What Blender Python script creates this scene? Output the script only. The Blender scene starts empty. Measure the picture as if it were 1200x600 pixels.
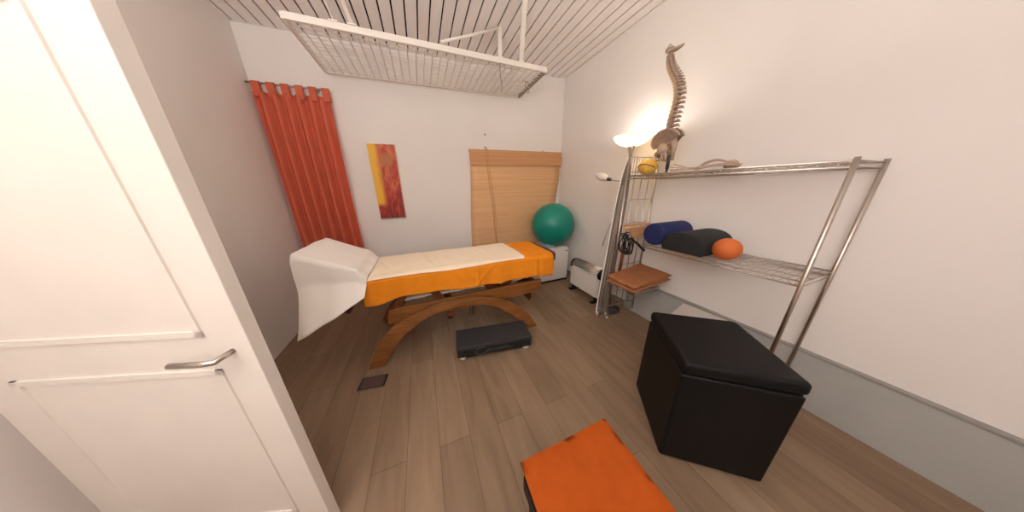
import bpy, bmesh, math, random
from mathutils import Vector, Matrix, noise
random.seed(7)
PI = math.pi
scn = bpy.context.scene
COL = scn.collection
V = Vector

# ------------------------------------------------------------------ materials
def lin(c):
    return tuple(((x / 255) / 12.92 if x / 255 <= .04045 else ((x / 255 + .055) / 1.055) ** 2.4) for x in c) + (1,)

def newmat(name):
    m = bpy.data.materials.new(name)
    m.use_nodes = True
    nt = m.node_tree
    return m, nt, nt.nodes['Principled BSDF']

def mat(name, rgb, rough=.6, metal=0, var=.08, scale=8, bump=0, bscale=60, spec=.5, sheen=0, stretch=None):
    m, nt, b = newmat(name)
    N, L = nt.nodes, nt.links
    c = lin(rgb)
    b.inputs['Roughness'].default_value = rough
    b.inputs['Metallic'].default_value = metal
    b.inputs['Specular IOR Level'].default_value = spec
    if sheen:
        b.inputs['Sheen Weight'].default_value = sheen
    tc = N.new('ShaderNodeTexCoord')
    mp = N.new('ShaderNodeMapping')
    if stretch: mp.inputs['Scale'].default_value = stretch
    L.new(tc.outputs['Object'], mp.inputs[0])
    ns = N.new('ShaderNodeTexNoise'); ns.inputs['Scale'].default_value = scale; ns.inputs['Detail'].default_value = 4
    L.new(mp.outputs[0], ns.inputs['Vector'])
    rp = N.new('ShaderNodeValToRGB')
    rp.color_ramp.elements[0].position = .3; rp.color_ramp.elements[1].position = .7
    rp.color_ramp.elements[0].color = tuple(x * (1 - var) for x in c[:3]) + (1,)
    rp.color_ramp.elements[1].color = tuple(min(1, x * (1 + var)) for x in c[:3]) + (1,)
    L.new(ns.outputs['Fac'], rp.inputs[0]); L.new(rp.outputs[0], b.inputs['Base Color'])
    if bump:
        n2 = N.new('ShaderNodeTexNoise'); n2.inputs['Scale'].default_value = bscale; n2.inputs['Detail'].default_value = 3
        L.new(mp.outputs[0], n2.inputs['Vector'])
        bp = N.new('ShaderNodeBump'); bp.inputs['Strength'].default_value = bump; bp.inputs['Distance'].default_value = .01
        L.new(n2.outputs['Fac'], bp.inputs['Height']); L.new(bp.outputs[0], b.inputs['Normal'])
    return m

def floor_mat():
    m, nt, b = newmat('plank_floor')
    N, L = nt.nodes, nt.links
    tc = N.new('ShaderNodeTexCoord')
    sep = N.new('ShaderNodeSeparateXYZ'); L.new(tc.outputs['Object'], sep.inputs[0])
    ox = N.new('ShaderNodeMath'); ox.operation = 'ADD'; ox.inputs[1].default_value = .2727 + .186 * 20
    L.new(sep.outputs['X'], ox.inputs[0])
    oy = N.new('ShaderNodeMath'); oy.operation = 'ADD'; oy.inputs[1].default_value = 6.35
    L.new(sep.outputs['Y'], oy.inputs[0])
    cb = N.new('ShaderNodeCombineXYZ'); L.new(oy.outputs[0], cb.inputs['X']); L.new(ox.outputs[0], cb.inputs['Y'])
    br = N.new('ShaderNodeTexBrick')
    br.inputs['Scale'].default_value = 1; br.inputs['Brick Width'].default_value = 1.22; br.inputs['Row Height'].default_value = .186
    br.inputs['Mortar Size'].default_value = .0015; br.inputs['Mortar Smooth'].default_value = .3; br.inputs['Bias'].default_value = 0
    br.offset = .37; br.offset_frequency = 2
    br.inputs['Color1'].default_value = lin((131, 108, 86)); br.inputs['Color2'].default_value = lin((145, 122, 99))
    br.inputs['Mortar'].default_value = lin((92, 74, 58))
    L.new(cb.outputs[0], br.inputs['Vector'])
    mp = N.new('ShaderNodeMapping'); mp.inputs['Scale'].default_value = (9, 1.3, 1)
    L.new(tc.outputs['Object'], mp.inputs[0])
    ns = N.new('ShaderNodeTexNoise'); ns.inputs['Scale'].default_value = 1.6; ns.inputs['Detail'].default_value = 8; ns.inputs['Distortion'].default_value = .6
    L.new(mp.outputs[0], ns.inputs['Vector'])
    rp = N.new('ShaderNodeValToRGB'); rp.color_ramp.elements[0].position = .3; rp.color_ramp.elements[1].position = .72
    rp.color_ramp.elements[0].color = (.80, .78, .76, 1); rp.color_ramp.elements[1].color = (1.08, 1.08, 1.08, 1)
    L.new(ns.outputs['Fac'], rp.inputs[0])
    mx = N.new('ShaderNodeMix'); mx.data_type = 'RGBA'; mx.blend_type = 'MULTIPLY'; mx.inputs['Factor'].default_value = 1
    L.new(br.outputs['Color'], mx.inputs['A']); L.new(rp.outputs[0], mx.inputs['B'])
    # knots
    mp2 = N.new('ShaderNodeMapping'); mp2.inputs['Scale'].default_value = (3.2, 1.5, 1)
    L.new(tc.outputs['Object'], mp2.inputs[0])
    vo = N.new('ShaderNodeTexVoronoi'); vo.inputs['Scale'].default_value = 1.1; L.new(mp2.outputs[0], vo.inputs['Vector'])
    r2 = N.new('ShaderNodeValToRGB'); r2.color_ramp.elements[0].position = .015; r2.color_ramp.elements[1].position = .045
    r2.color_ramp.elements[0].color = (.45, .38, .32, 1); r2.color_ramp.elements[1].color = (1, 1, 1, 1)
    L.new(vo.outputs['Distance'], r2.inputs[0])
    m2 = N.new('ShaderNodeMix'); m2.data_type = 'RGBA'; m2.blend_type = 'MULTIPLY'; m2.inputs['Factor'].default_value = 1
    L.new(mx.outputs['Result'], m2.inputs['A']); L.new(r2.outputs[0], m2.inputs['B'])
    L.new(m2.outputs['Result'], b.inputs['Base Color'])
    b.inputs['Roughness'].default_value = .48; b.inputs['Specular IOR Level'].default_value = .35
    bp = N.new('ShaderNodeBump'); bp.inputs['Strength'].default_value = .12; bp.inputs['Distance'].default_value = .004
    L.new(br.outputs['Fac'], bp.inputs['Height']); bp.invert = True
    L.new(bp.outputs[0], b.inputs['Normal'])
    return m

def wood_mat(name, dark, light, axis=(1.5, 14, 14), rough=.42):
    m, nt, b = newmat(name)
    N, L = nt.nodes, nt.links
    tc = N.new('ShaderNodeTexCoord'); mp = N.new('ShaderNodeMapping'); mp.inputs['Scale'].default_value = axis
    L.new(tc.outputs['Object'], mp.inputs[0])
    ns = N.new('ShaderNodeTexNoise'); ns.inputs['Scale'].default_value = 2.5; ns.inputs['Detail'].default_value = 6; ns.inputs['Distortion'].default_value = 1
    L.new(mp.outputs[0], ns.inputs['Vector'])
    rp = N.new('ShaderNodeValToRGB'); rp.color_ramp.elements[0].position = .3; rp.color_ramp.elements[1].position = .7
    rp.color_ramp.elements[0].color = lin(dark); rp.color_ramp.elements[1].color = lin(light)
    L.new(ns.outputs['Fac'], rp.inputs[0]); L.new(rp.outputs[0], b.inputs['Base Color'])
    b.inputs['Roughness'].default_value = rough
    return m

def blind_mat(name, base, dark):
    m, nt, b = newmat(name)
    N, L = nt.nodes, nt.links
    tc = N.new('ShaderNodeTexCoord')
    wv = N.new('ShaderNodeTexWave'); wv.bands_direction = 'Z'; wv.inputs['Scale'].default_value = 28; wv.inputs['Distortion'].default_value = .5
    wv.inputs['Detail'].default_value = 2
    L.new(tc.outputs['Object'], wv.inputs['Vector'])
    mp = N.new('ShaderNodeMapping'); mp.inputs['Scale'].default_value = (.5, 1, 22); L.new(tc.outputs['Object'], mp.inputs[0])
    ns = N.new('ShaderNodeTexNoise'); ns.inputs['Scale'].default_value = 1.5; ns.inputs['Detail'].default_value = 4; L.new(mp.outputs[0], ns.inputs['Vector'])
    ad = N.new('ShaderNodeMath'); ad.operation = 'MULTIPLY_ADD'; ad.inputs[1].default_value = .3
    L.new(wv.outputs['Fac'], ad.inputs[0]); L.new(ns.outputs['Fac'], ad.inputs[2])
    rp = N.new('ShaderNodeValToRGB'); rp.color_ramp.elements[0].position = .35; rp.color_ramp.elements[1].position = .85
    rp.color_ramp.elements[0].color = lin(dark); rp.color_ramp.elements[1].color = lin(base)
    L.new(ad.outputs[0], rp.inputs[0]); L.new(rp.outputs[0], b.inputs['Base Color'])
    b.inputs['Roughness'].default_value = .7
    bp = N.new('ShaderNodeBump'); bp.inputs['Strength'].default_value = .4; bp.inputs['Distance'].default_value = .004
    L.new(wv.outputs['Fac'], bp.inputs['Height']); L.new(bp.outputs[0], b.inputs['Normal'])
    return m

def painting_mat(x0, x1, z0, z1):
    """abstract: yellow band down one side, orange red strokes, dark red foot"""
    m, nt, b = newmat('abstract_paint')
    N, L = nt.nodes, nt.links
    tc = N.new('ShaderNodeTexCoord'); sep = N.new('ShaderNodeSeparateXYZ'); L.new(tc.outputs['Object'], sep.inputs[0])
    def mr(o, a, c):
        r = N.new('ShaderNodeMapRange'); r.inputs[1].default_value = a; r.inputs[2].default_value = c; L.new(o, r.inputs[0]); return r.outputs[0]
    u = mr(sep.outputs['X'], x0, x1); v = mr(sep.outputs['Z'], z0, z1)
    mp = N.new('ShaderNodeMapping'); mp.inputs['Scale'].default_value = (14, 1, 5); L.new(tc.outputs['Object'], mp.inputs[0])
    ns = N.new('ShaderNodeTexNoise'); ns.inputs['Scale'].default_value = 1.3; ns.inputs['Detail'].default_value = 5; ns.inputs['Distortion'].default_value = 1.2
    L.new(mp.outputs[0], ns.inputs['Vector'])
    def math_(op, a, c=None, k=None):
        n = N.new('ShaderNodeMath'); n.operation = op
        L.new(a, n.inputs[0])
        if c is not None: L.new(c, n.inputs[1])
        elif k is not None: n.inputs[1].default_value = k
        return n.outputs[0]
    nn = math_('SUBTRACT', ns.outputs['Fac'], k=.5)
    # red body
    body = N.new('ShaderNodeValToRGB'); cr = body.color_ramp
    cr.elements[0].position = .2; cr.elements[0].color = lin((140, 30, 25))
    cr.elements[1].position = .85; cr.elements[1].color = lin((205, 120, 60))
    e = cr.elements.new(.42); e.color = lin((182, 52, 32))
    e = cr.elements.new(.6); e.color = lin((196, 92, 48))
    vb = math_('MULTIPLY', v, k=.28)
    tt = math_('ADD', math_('MULTIPLY', nn, k=1.6), vb)
    tt = math_('ADD', tt, k=.33)
    L.new(tt, body.inputs[0])
    # yellow mask: u small and v > .2
    un = math_('ADD', u, math_('MULTIPLY', nn, k=.3))
    ym = N.new('ShaderNodeMapRange'); ym.inputs[1].default_value = .38; ym.inputs[2].default_value = .22; L.new(un, ym.inputs[0])
    vm = N.new('ShaderNodeMapRange'); vm.inputs[1].default_value = .17; vm.inputs[2].default_value = .23; L.new(v, vm.inputs[0])
    ymask = math_('MULTIPLY', ym.outputs[0], vm.outputs[0])
    mx = N.new('ShaderNodeMix'); mx.data_type = 'RGBA'; L.new(ymask, mx.inputs['Factor'])
    L.new(body.outputs[0], mx.inputs['A']); mx.inputs['B'].default_value = lin((232, 176, 38))
    # dull gold sun disc
    du = math_('SUBTRACT', u, k=.62); dv = math_('SUBTRACT', v, k=.80); dv2 = math_('MULTIPLY', dv, k=2.6)
    dd = math_('SQRT', math_('ADD', math_('MULTIPLY', du, du), math_('MULTIPLY', dv2, dv2)))
    dm = N.new('ShaderNodeMapRange'); dm.inputs[1].default_value = .26; dm.inputs[2].default_value = .2; dm.inputs[4].default_value = .75
    L.new(math_('ADD', dd, math_('MULTIPLY', nn, k=.12)), dm.inputs[0])
    m2 = N.new('ShaderNodeMix'); m2.data_type = 'RGBA'; L.new(dm.outputs[0], m2.inputs['Factor'])
    L.new(mx.outputs['Result'], m2.inputs['A']); m2.inputs['B'].default_value = lin((178, 112, 52))
    # dark foot
    fm = N.new('ShaderNodeMapRange'); fm.inputs[1].default_value = .2; fm.inputs[2].default_value = 0; fm.inputs[4].default_value = .55
    L.new(v, fm.inputs[0])
    m3 = N.new('ShaderNodeMix'); m3.data_type = 'RGBA'; m3.blend_type = 'MULTIPLY'; L.new(fm.outputs[0], m3.inputs['Factor'])
    L.new(m2.outputs['Result'], m3.inputs['A']); m3.inputs['B'].default_value = lin((150, 80, 60))
    L.new(m3.outputs['Result'], b.inputs['Base Color'])
    b.inputs['Roughness'].default_value = .5
    bp = N.new('ShaderNodeBump'); bp.inputs['Strength'].default_value = .3; bp.inputs['Distance'].default_value = .004
    L.new(ns.outputs['Fac'], bp.inputs['Height']); L.new(bp.outputs[0], b.inputs['Normal'])
    return m

def translucent(name, rgb, mixf=.4, rough=.8, trgb=None):
    m = mat(name, rgb, rough=rough, var=.06, bump=.15, bscale=120, spec=.2)
    nt = m.node_tree; N, L = nt.nodes, nt.links
    b = N['Principled BSDF']; out = [n for n in N if n.type == 'OUTPUT_MATERIAL'][0]
    t = N.new('ShaderNodeBsdfTranslucent'); t.inputs['Color'].default_value = lin(trgb or rgb)
    mx = N.new('ShaderNodeMixShader'); mx.inputs[0].default_value = mixf
    L.new(b.outputs[0], mx.inputs[1]); L.new(t.outputs[0], mx.inputs[2]); L.new(mx.outputs[0], out.inputs['Surface'])
    return m

M = {}
M['wall'] = mat('white_plaster', (234, 229, 224), .9, var=.015, scale=2, bump=.05, bscale=180, spec=.1)
M['ceil'] = mat('white_lath', (246, 240, 237), .6, var=.03, scale=3, stretch=(8, .6, 1), spec=.25)
M['dark'] = mat('dark_gap', (28, 22, 20), .9, spec=.1)
M['floor'] = floor_mat()
M['whitepaint'] = mat('white_paint', (224, 216, 208), .45, var=.02)
M['greypaint'] = mat('grey_paint', (150, 146, 140), .6, var=.03)
M['wood'] = wood_mat('honey_beech', (112, 67, 30), (146, 93, 44))
M['wooddark'] = wood_mat('dark_beech', (96, 48, 24), (122, 66, 32))
M['palewood'] = wood_mat('pale_beech', (196, 146, 100), (222, 176, 128))
M['blind'] = blind_mat('blind_weave', (236, 190, 142), (216, 168, 120))
M['blindtop'] = blind_mat('blind_weave_double', (216, 164, 116), (192, 140, 96))
M['cord'] = mat('cord', (190, 146, 100), .8)
M['maroon'] = mat('maroon_vinyl', (92, 22, 28), .45, var=.08)
M['orange'] = mat('orange_cloth', (232, 140, 34), .85, var=.05, scale=14, bump=.25, bscale=300, spec=.12)
M['cream'] = mat('cream_cloth', (246, 228, 200), .9, var=.03, scale=10, bump=.25, bscale=350, spec=.1, sheen=.2)
M['whitecloth'] = mat('white_cloth', (244, 238, 230), .9, var=.02, bump=.15, bscale=260, spec=.1)
M['orangetowel'] = mat('orange_terry', (172, 80, 28), .95, var=.07, scale=20, bump=.5, bscale=420, spec=.05)
M['tan'] = mat('tan_towel', (158, 104, 70), .9, var=.08, scale=12, bump=.4, bscale=320, spec=.1)
M['curtain'] = translucent('red_curtain', (228, 122, 94), .3, trgb=(240, 124, 84))
M['blackleather'] = mat('black_leatherette', (12, 11, 11), .5, var=.1, bump=.15, bscale=160, spec=.25)
M['blackplastic'] = mat('black_plastic', (26, 26, 27), .45, var=.05)
M['darkstool'] = mat('charcoal_carpet_pad', (44, 44, 46), .65, var=.12, scale=40, bump=.2, bscale=400)
M['lettering'] = mat('grey_lettering', (96, 98, 94), .5)
M['teal'] = mat('teal_rubber', (0, 134, 118), .36, var=.03, spec=.5)
M['bluegrey'] = mat('blue_grey_foam', (142, 168, 180), .8, var=.05, bump=.2)
M['fridge'] = mat('white_enamel', (226, 222, 216), .35, var=.01)
M['greyplastic'] = mat('grey_plastic', (190, 186, 180), .4, var=.02)
M['chrome'] = mat('chrome_wire', (196, 186, 176), .28, metal=1, var=.03)
M['silver'] = mat('silver_paint', (176, 166, 156), .35, metal=.7, var=.04)
M['boardcover'] = mat('silver_board_cover', (124, 112, 102), .6, metal=.1, var=.1, stretch=(1, 1, .3))
M['meshwhite'] = mat('white_coated_wire', (232, 224, 214), .45, var=.02)
M['bone'] = mat('bone_plastic', (178, 154, 136), .5, var=.12, scale=30, bump=.2, bscale=120)
M['bonedark'] = mat('disc_plastic', (120, 98, 82), .5, var=.1)
M['nerve'] = mat('yellow_nerve', (230, 186, 90), .5)
M['rod'] = mat('dark_steel', (70, 66, 68), .4, metal=.4)
M['yellow'] = mat('yellow_rubber', (226, 178, 76), .55, var=.06, bump=.1)
M['seam'] = mat('brown_seam', (112, 72, 30), .6)
M['bluefoam'] = mat('navy_cover', (24, 34, 88), .75, var=.08, bump=.2, bscale=200)
M['blackfoam'] = mat('black_cover', (22, 24, 26), .7, var=.08, bump=.2, bscale=200)
M['orangeball'] = mat('orange_rubber', (206, 104, 44), .6, var=.06)
M['phoneglass'] = mat('phone_glass', (92, 76, 72), .2, var=.05)
M['glass'] = translucent('opal_glass', (255, 240, 205), .85, .3, trgb=(255, 244, 218))
M['sidebar'] = mat('taupe_paint', (150, 138, 126), .5)
M['canvas'] = mat('canvas_edge', (214, 176, 120), .8)
M['hole'] = mat('dark_hole', (60, 45, 40), .8)

# ------------------------------------------------------------------ helpers
def T(o, label=None, cat=None, group=None, kind=None):
    if label: o['label'] = label
    if cat: o['category'] = cat
    if group: o['group'] = group
    if kind: o['kind'] = kind
    return o

def thing(name, label, cat, loc=(0, 0, 0), rz=0, group=None):
    o = bpy.data.objects.new(name, None); COL.objects.link(o)
    o.empty_display_size = .05
    o.location = loc; o.rotation_euler = (0, 0, rz)
    o['_m'] = 1
    o.matrix_basis = Matrix.Translation(loc) @ Matrix.Rotation(rz, 4, 'Z')
    del o['_m']
    return T(o, label, cat, group)

WM = {}
def wmat(o):
    m = o.matrix_basis.copy()
    while o.parent:
        o = o.parent; m = o.matrix_basis @ m
    return m

def obj(name, bm, m, parent=None, smooth=False, bevel=0, sub=0, local=False, solid=0):
    """links ONE mesh object; shapes are given in world coordinates unless local"""
    me = bpy.data.meshes.new(name)
    if parent is not None and not local:
        bm.transform(wmat(parent).inverted())
    bmesh.ops.recalc_face_normals(bm, faces=bm.faces[:])
    bm.to_mesh(me); bm.free()
    for x in (m if isinstance(m, (list, tuple)) else [m]): me.materials.append(x)
    if smooth:
        for p in me.polygons: p.use_smooth = True
    o = bpy.data.objects.new(name, me); COL.objects.link(o)
    if parent is not None: o.parent = parent
    if solid:
        s = o.modifiers.new('solid', 'SOLIDIFY'); s.thickness = solid; s.offset = 0
    if bevel:
        b = o.modifiers.new('bev', 'BEVEL'); b.width = bevel; b.segments = 3; b.limit_method = 'ANGLE'; b.angle_limit = .6
    if sub:
        s = o.modifiers.new('sub', 'SUBSURF'); s.levels = sub; s.render_levels = sub
    return o

def BM(): return bmesh.new()

def box(bm, x0, x1, y0, y1, z0, z1, mt=None, mi=0):
    vs = [bm.verts.new(mt @ V(p) if mt else p) for p in
          ((x0, y0, z0), (x1, y0, z0), (x1, y1, z0), (x0, y1, z0), (x0, y0, z1), (x1, y0, z1), (x1, y1, z1), (x0, y1, z1))]
    for f in ((0, 3, 2, 1), (4, 5, 6, 7), (0, 1, 5, 4), (1, 2, 6, 5), (2, 3, 7, 6), (3, 0, 4, 7)):
        bm.faces.new([vs[i] for i in f]).material_index = mi
    return bm

def tube(bm, pts, r, n=8, closed=False, caps=True):
    pts = [V(p) for p in pts]; k = len(pts)
    rs = r if isinstance(r, (list, tuple)) else [r] * k
    rings = []; prev = None
    for i, p in enumerate(pts):
        if closed: d = pts[(i + 1) % k] - pts[i - 1]
        else: d = pts[min(i + 1, k - 1)] - pts[max(i - 1, 0)]
        d.normalize()
        if prev is None:
            a = d.cross(V((0, 0, 1)))
            if a.length < .05: a = d.cross(V((0, 1, 0)))
        else:
            a = prev - d * prev.dot(d)
        a.normalize(); prev = a; c = d.cross(a)
        rings.append([bm.verts.new(p + (a * math.cos(t * 2 * PI / n) + c * math.sin(t * 2 * PI / n)) * rs[i]) for t in range(n)])
    m = k if closed else k - 1
    for i in range(m):
        A, B = rings[i], rings[(i + 1) % k]
        for t in range(n): bm.faces.new((A[t], A[(t + 1) % n], B[(t + 1) % n], B[t]))
    if caps and not closed:
        bm.faces.new(rings[0][::-1]); bm.faces.new(rings[-1])
    return bm

def lathe(bm, prof, c=(0, 0, 0), n=32, mt=None, close=False):
    rings = []
    for r, z in prof:
        ring = []
        for t in range(n):
            p = V((r * math.cos(2 * PI * t / n), r * math.sin(2 * PI * t / n), z))
            p = (mt @ p if mt else p) + V(c)
            ring.append(bm.verts.new(p))
        rings.append(ring)
    for i in range(len(rings) - 1 + (1 if close else 0)):
        A, B = rings[i], rings[(i + 1) % len(rings)]
        for t in range(n): bm.faces.new((A[t], A[(t + 1) % n], B[(t + 1) % n], B[t]))
    if not close:
        bm.faces.new(rings[0][::-1]); bm.faces.new(rings[-1])
    return bm

def sphere(bm, c, r, sc=(1, 1, 1), u=24, v=14, mt=None):
    m = Matrix.Translation(c) @ (mt or Matrix()) @ Matrix.Diagonal((sc[0] * r, sc[1] * r, sc[2] * r, 1))
    bmesh.ops.create_uvsphere(bm, u_segments=u, v_segments=v, radius=1, matrix=m)
    return bm

def spline(pts, k=6, closed=False):
    P = [V(p) for p in pts]; n = len(P); out = []
    for i in range(n if closed else n - 1):
        g = (lambda j: P[j % n]) if closed else (lambda j: P[max(0, min(n - 1, j))])
        a, b, c, d = g(i - 1), g(i), g(i + 1), g(i + 2)
        for s in range(k):
            t = s / k
            out.append(.5 * ((2 * b) + (c - a) * t + (2 * a - 5 * b + 4 * c - d) * t * t + (3 * b - a - 3 * c + d) * t ** 3))
    if not closed: out.append(P[-1])
    return out

def prism(bm, pts, off):
    """closed 3D outline extruded by vector off"""
    a = [bm.verts.new(V(p)) for p in pts]; b = [bm.verts.new(V(p) + V(off)) for p in pts]
    n = len(pts)
    bm.faces.new(a); bm.faces.new(b[::-1])
    for i in range(n): bm.faces.new((a[i], b[i], b[(i + 1) % n], a[(i + 1) % n]))
    return bm

def strip(bm, up, lo, off):
    """solid slab between two polylines (quads), extruded by off"""
    off = V(off); n = len(up)
    A = [bm.verts.new(V(p)) for p in up]; B = [bm.verts.new(V(p)) for p in lo]
    C = [bm.verts.new(V(p) + off) for p in up]; D = [bm.verts.new(V(p) + off) for p in lo]
    for i in range(n - 1):
        bm.faces.new((A[i], A[i + 1], B[i + 1], B[i])); bm.faces.new((C[i + 1], C[i], D[i], D[i + 1]))
        bm.faces.new((A[i + 1], A[i], C[i], C[i + 1])); bm.faces.new((B[i], B[i + 1], D[i + 1], D[i]))
    bm.faces.new((A[0], B[0], D[0], C[0])); bm.faces.new((B[-1], A[-1], C[-1], D[-1]))
    return bm

def nz(x, y, z=0, s=1): return noise.noise(V((x * s, y * s, z * s)))

# ------------------------------------------------------------------ the room
XL, XR, YB, YF, ZC = -1.50, 2.3176, 3.3531, -1.25, 3.0863
def struct(name, bm, m, **k):
    return T(obj(name, bm, m, **k), kind='structure')
o = struct('floor', box(BM(), XL - .1, XR + .1, YF - .1, YB + .1, -.06, 0), M['floor'])
struct('wall_back', box(BM(), XL - .1, XR + .1, YB, YB + .1, 0, 3.25), M['wall'])
struct('wall_right', box(BM(), XR, XR + .1, YF - .1, YB, 0, 3.25), M['wall'])
struct('wall_left', box(BM(), XL - .1, XL, YF - .1, YB, 0, 3.25), M['wall'])
struct('wall_front', box(BM(), XL, XR, YF - .1, YF, 0, 3.25), M['wall'])
bm = BM()
s, s0 = .1107, -.3659
k = -11
while True:
    a = s0 + k * s + .0075; b = s0 + (k + 1) * s - .0075
    if a > XR: break
    a = max(a, XL); b = min(b, XR)
    if b > a: box(bm, a, b, YF, YB, ZC, ZC + .014)
    k += 1
box(bm, XL - .1, XR + .1, YF - .1, YB + .1, ZC + .034, ZC + .1, mi=1)
struct('ceiling', bm, [M['ceil'], M['dark']])
bm = BM(); box(bm, XR - .014, XR - .0005, 1.75, YB - .016, 0, .07); struct('baseboard_right', bm, M['greypaint'], bevel=.003)
bm = BM(); box(bm, XL + .0005, XR - .016, YB - .014, YB - .0005, 0, .07); struct('baseboard_back', bm, M['greypaint'], bevel=.003)
# low boxed-in ledge along the right wall under the rack
bm = BM(); box(bm, XR - .028, XR - .0005, -.6, 1.74, 0, .395); box(bm, XR - .036, XR - .0005, -.6, 1.74, .395, .41, mi=1)
struct('trim_1', bm, [mat('cool_grey_panel', (176, 176, 172), .6, var=.03), M['greypaint']], bevel=.002)

# door leaf standing open by the camera
P2 = V((-.576, .817, 0)); dr = V((-.95, .30, 0)).normalized(); dn = V((.30, .95, 0)).normalized()
dm = Matrix((( dr.x, dn.x, 0, P2.x), (dr.y, dn.y, 0, P2.y), (0, 0, 1, 0), (0, 0, 0, 1)))
d = T(obj('door_1', box(BM(), 0, .88, 0, .042, .01, 2.02, mt=dm), M['whitepaint'], bevel=.002), kind='structure')
bm = BM()
for z0, z1 in ((.14, .95), (1.08, 1.9)):
    for q in ((.12, .76, z0, z0 + .02), (.12, .76, z1 - .02, z1), (.12, .14, z0, z1), (.74, .76, z0, z1)):
        box(bm, q[0], q[1], -.006, .0, q[2], q[3], mt=dm)
obj('door_moulding', bm, M['whitepaint'], d)
bm = BM(); tube(bm, [dm @ V(p) for p in ((.06, 0, 1.02), (.06, -.05, 1.02), (.09, -.055, 1.02), (.18, -.055, 1.02))], .009)
obj('door_handle', bm, M['chrome'], d, smooth=True)

# ------------------------------------------------------------------ hanging wire rack under the ceiling
zr = 2.75; gx0, gx1, gy0, gy1 = -.78, 1.49, 2.49, 3.27
fy = lambda x: 2.49 + .036 * (x + .6)
rack = thing('hanging_wire_rack', 'white wire mesh rack in a metal frame hung below the slatted ceiling', 'ceiling rack', ((gx0 + gx1) / 2, (gy0 + gy1) / 2, zr))
obj('front_rail', prism(BM(), [(gx0, fy(gx0) - .03, zr - .016), (gx1 + .02, fy(gx1) - .03, zr - .016), (gx1 + .02, fy(gx1), zr - .016), (gx0, fy(gx0), zr - .016)], (0, 0, .048)), M['meshwhite'], rack, bevel=.004)
obj('rear_rail', box(BM(), gx0, gx1, gy1, gy1 + .022, zr - .012, zr + .018), M['meshwhite'], rack, bevel=.003)
obj('side_rail', box(BM(), gx1, gx1 + .028, fy(gx1), gy1 + .022, zr - .015, zr + .03), M['sidebar'], rack, bevel=.003)
obj('side_rail', box(BM(), gx0 - .024, gx0, gy0 - .03, gy1 + .022, zr - .015, zr + .03), M['meshwhite'], rack, bevel=.003)
bm = BM()
n = 30
for i in range(1, n):
    x = gx0 + (gx1 - gx0) * i / n
    tube(bm, [(x, fy(x) - .004, zr - .030), (x, fy(x) + .02, zr - .014), (x, gy1 - .02, zr - .014), (x, gy1, zr + .008)], .0044, 6)
for i in range(1, 13):
    t = i / 13
    tube(bm, [(gx0, fy(gx0) + (gy1 - fy(gx0)) * t, zr - .007), (gx1 - .006, fy(gx1) + (gy1 - fy(gx1)) * t, zr - .007)], .0036, 6)
obj('wire_grid', bm, M['meshwhite'], rack, smooth=True)
# struts up to the ceiling
def hanger(a, b, w, t, name='strut'):
    bm = BM(); a = V(a); b = V(b)
    u = V((1, 0, 0)); dd = (b - a).normalized(); c = dd.cross(u).normalized()
    q = [a + u * w / 2 + c * t / 2, a - u * w / 2 + c * t / 2, a - u * w / 2 - c * t / 2, a + u * w / 2 - c * t / 2]
    prism(bm, q, b - a)
    box(bm, a.x - .03, a.x + .03, a.y - .02, a.y + .02, a.z - .004, a.z + .006)
    return obj(name, bm, M['meshwhite'], rack)
hanger((1.185, fy(1.18) - .015, zr + .032), (1.076, 2.22, ZC - .002), .048, .02)
hanger((.945, fy(.945) - .012, zr + .032), (.985, 2.62, ZC - .002), .040, .018)
hanger((-.345, 2.475, zr + .032), (-.425, 2.72, ZC - .002), .030, .018)
hanger((-.47, 2.475, zr + .032), (-.56, 2.72, ZC - .002), .010, .008)
bm = BM(); tube(bm, [(.95, 2.585, ZC - .035), (.65, 2.53, ZC - .17), (.352, 2.475, zr + .038)], .013, 8)
obj('brace', bm, M['meshwhite'], rack, smooth=True)
# chain and hook hanging over the mesh
bm = BM()
pts = spline([(.93, 2.50, zr - .03), (1.00, 2.68, zr - .045), (1.10, 2.90, zr - .045), (1.18, 3.12, zr - .03)], 7)
for i in range(len(pts) - 1):
    a, b = pts[i], pts[i + 1]; c = (a + b) / 2; d_ = (b - a)
    up = V((0, 0, 1)) if i % 2 else d_.cross(V((0, 0, 1))).normalized()
    dn_ = d_.normalized(); L_ = d_.length * .66
    tube(bm, [c + dn_ * math.cos(t * PI / 4) * L_ + up * math.sin(t * PI / 4) * .006 for t in range(8)], .0022, 5, closed=True)
T(obj('chain', bm, M['silver'], smooth=True), 'thin metal chain slung beneath the white ceiling mesh', 'chain')
bm = BM()
c = V((1.395, 2.80, zr - .075))
q = []
for t in range(20):
    a = 2 * PI * t / 20; rr = .022 + .008 * math.sin(a)
    q.append(c + V((math.cos(a) * rr, .02 * math.sin(a), math.sin(a) * .068)))
tube(bm, q, .0045, 7, closed=True)
tube(bm, [c + V((0, .02, .066)), c + V((-.04, .03, .072)), c + V((-.10, .05, .07))], .003, 6)
T(obj('snap_hook', bm, M['silver'], smooth=True), 'steel snap hook hanging from the corner of the ceiling mesh', 'hook')

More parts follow.
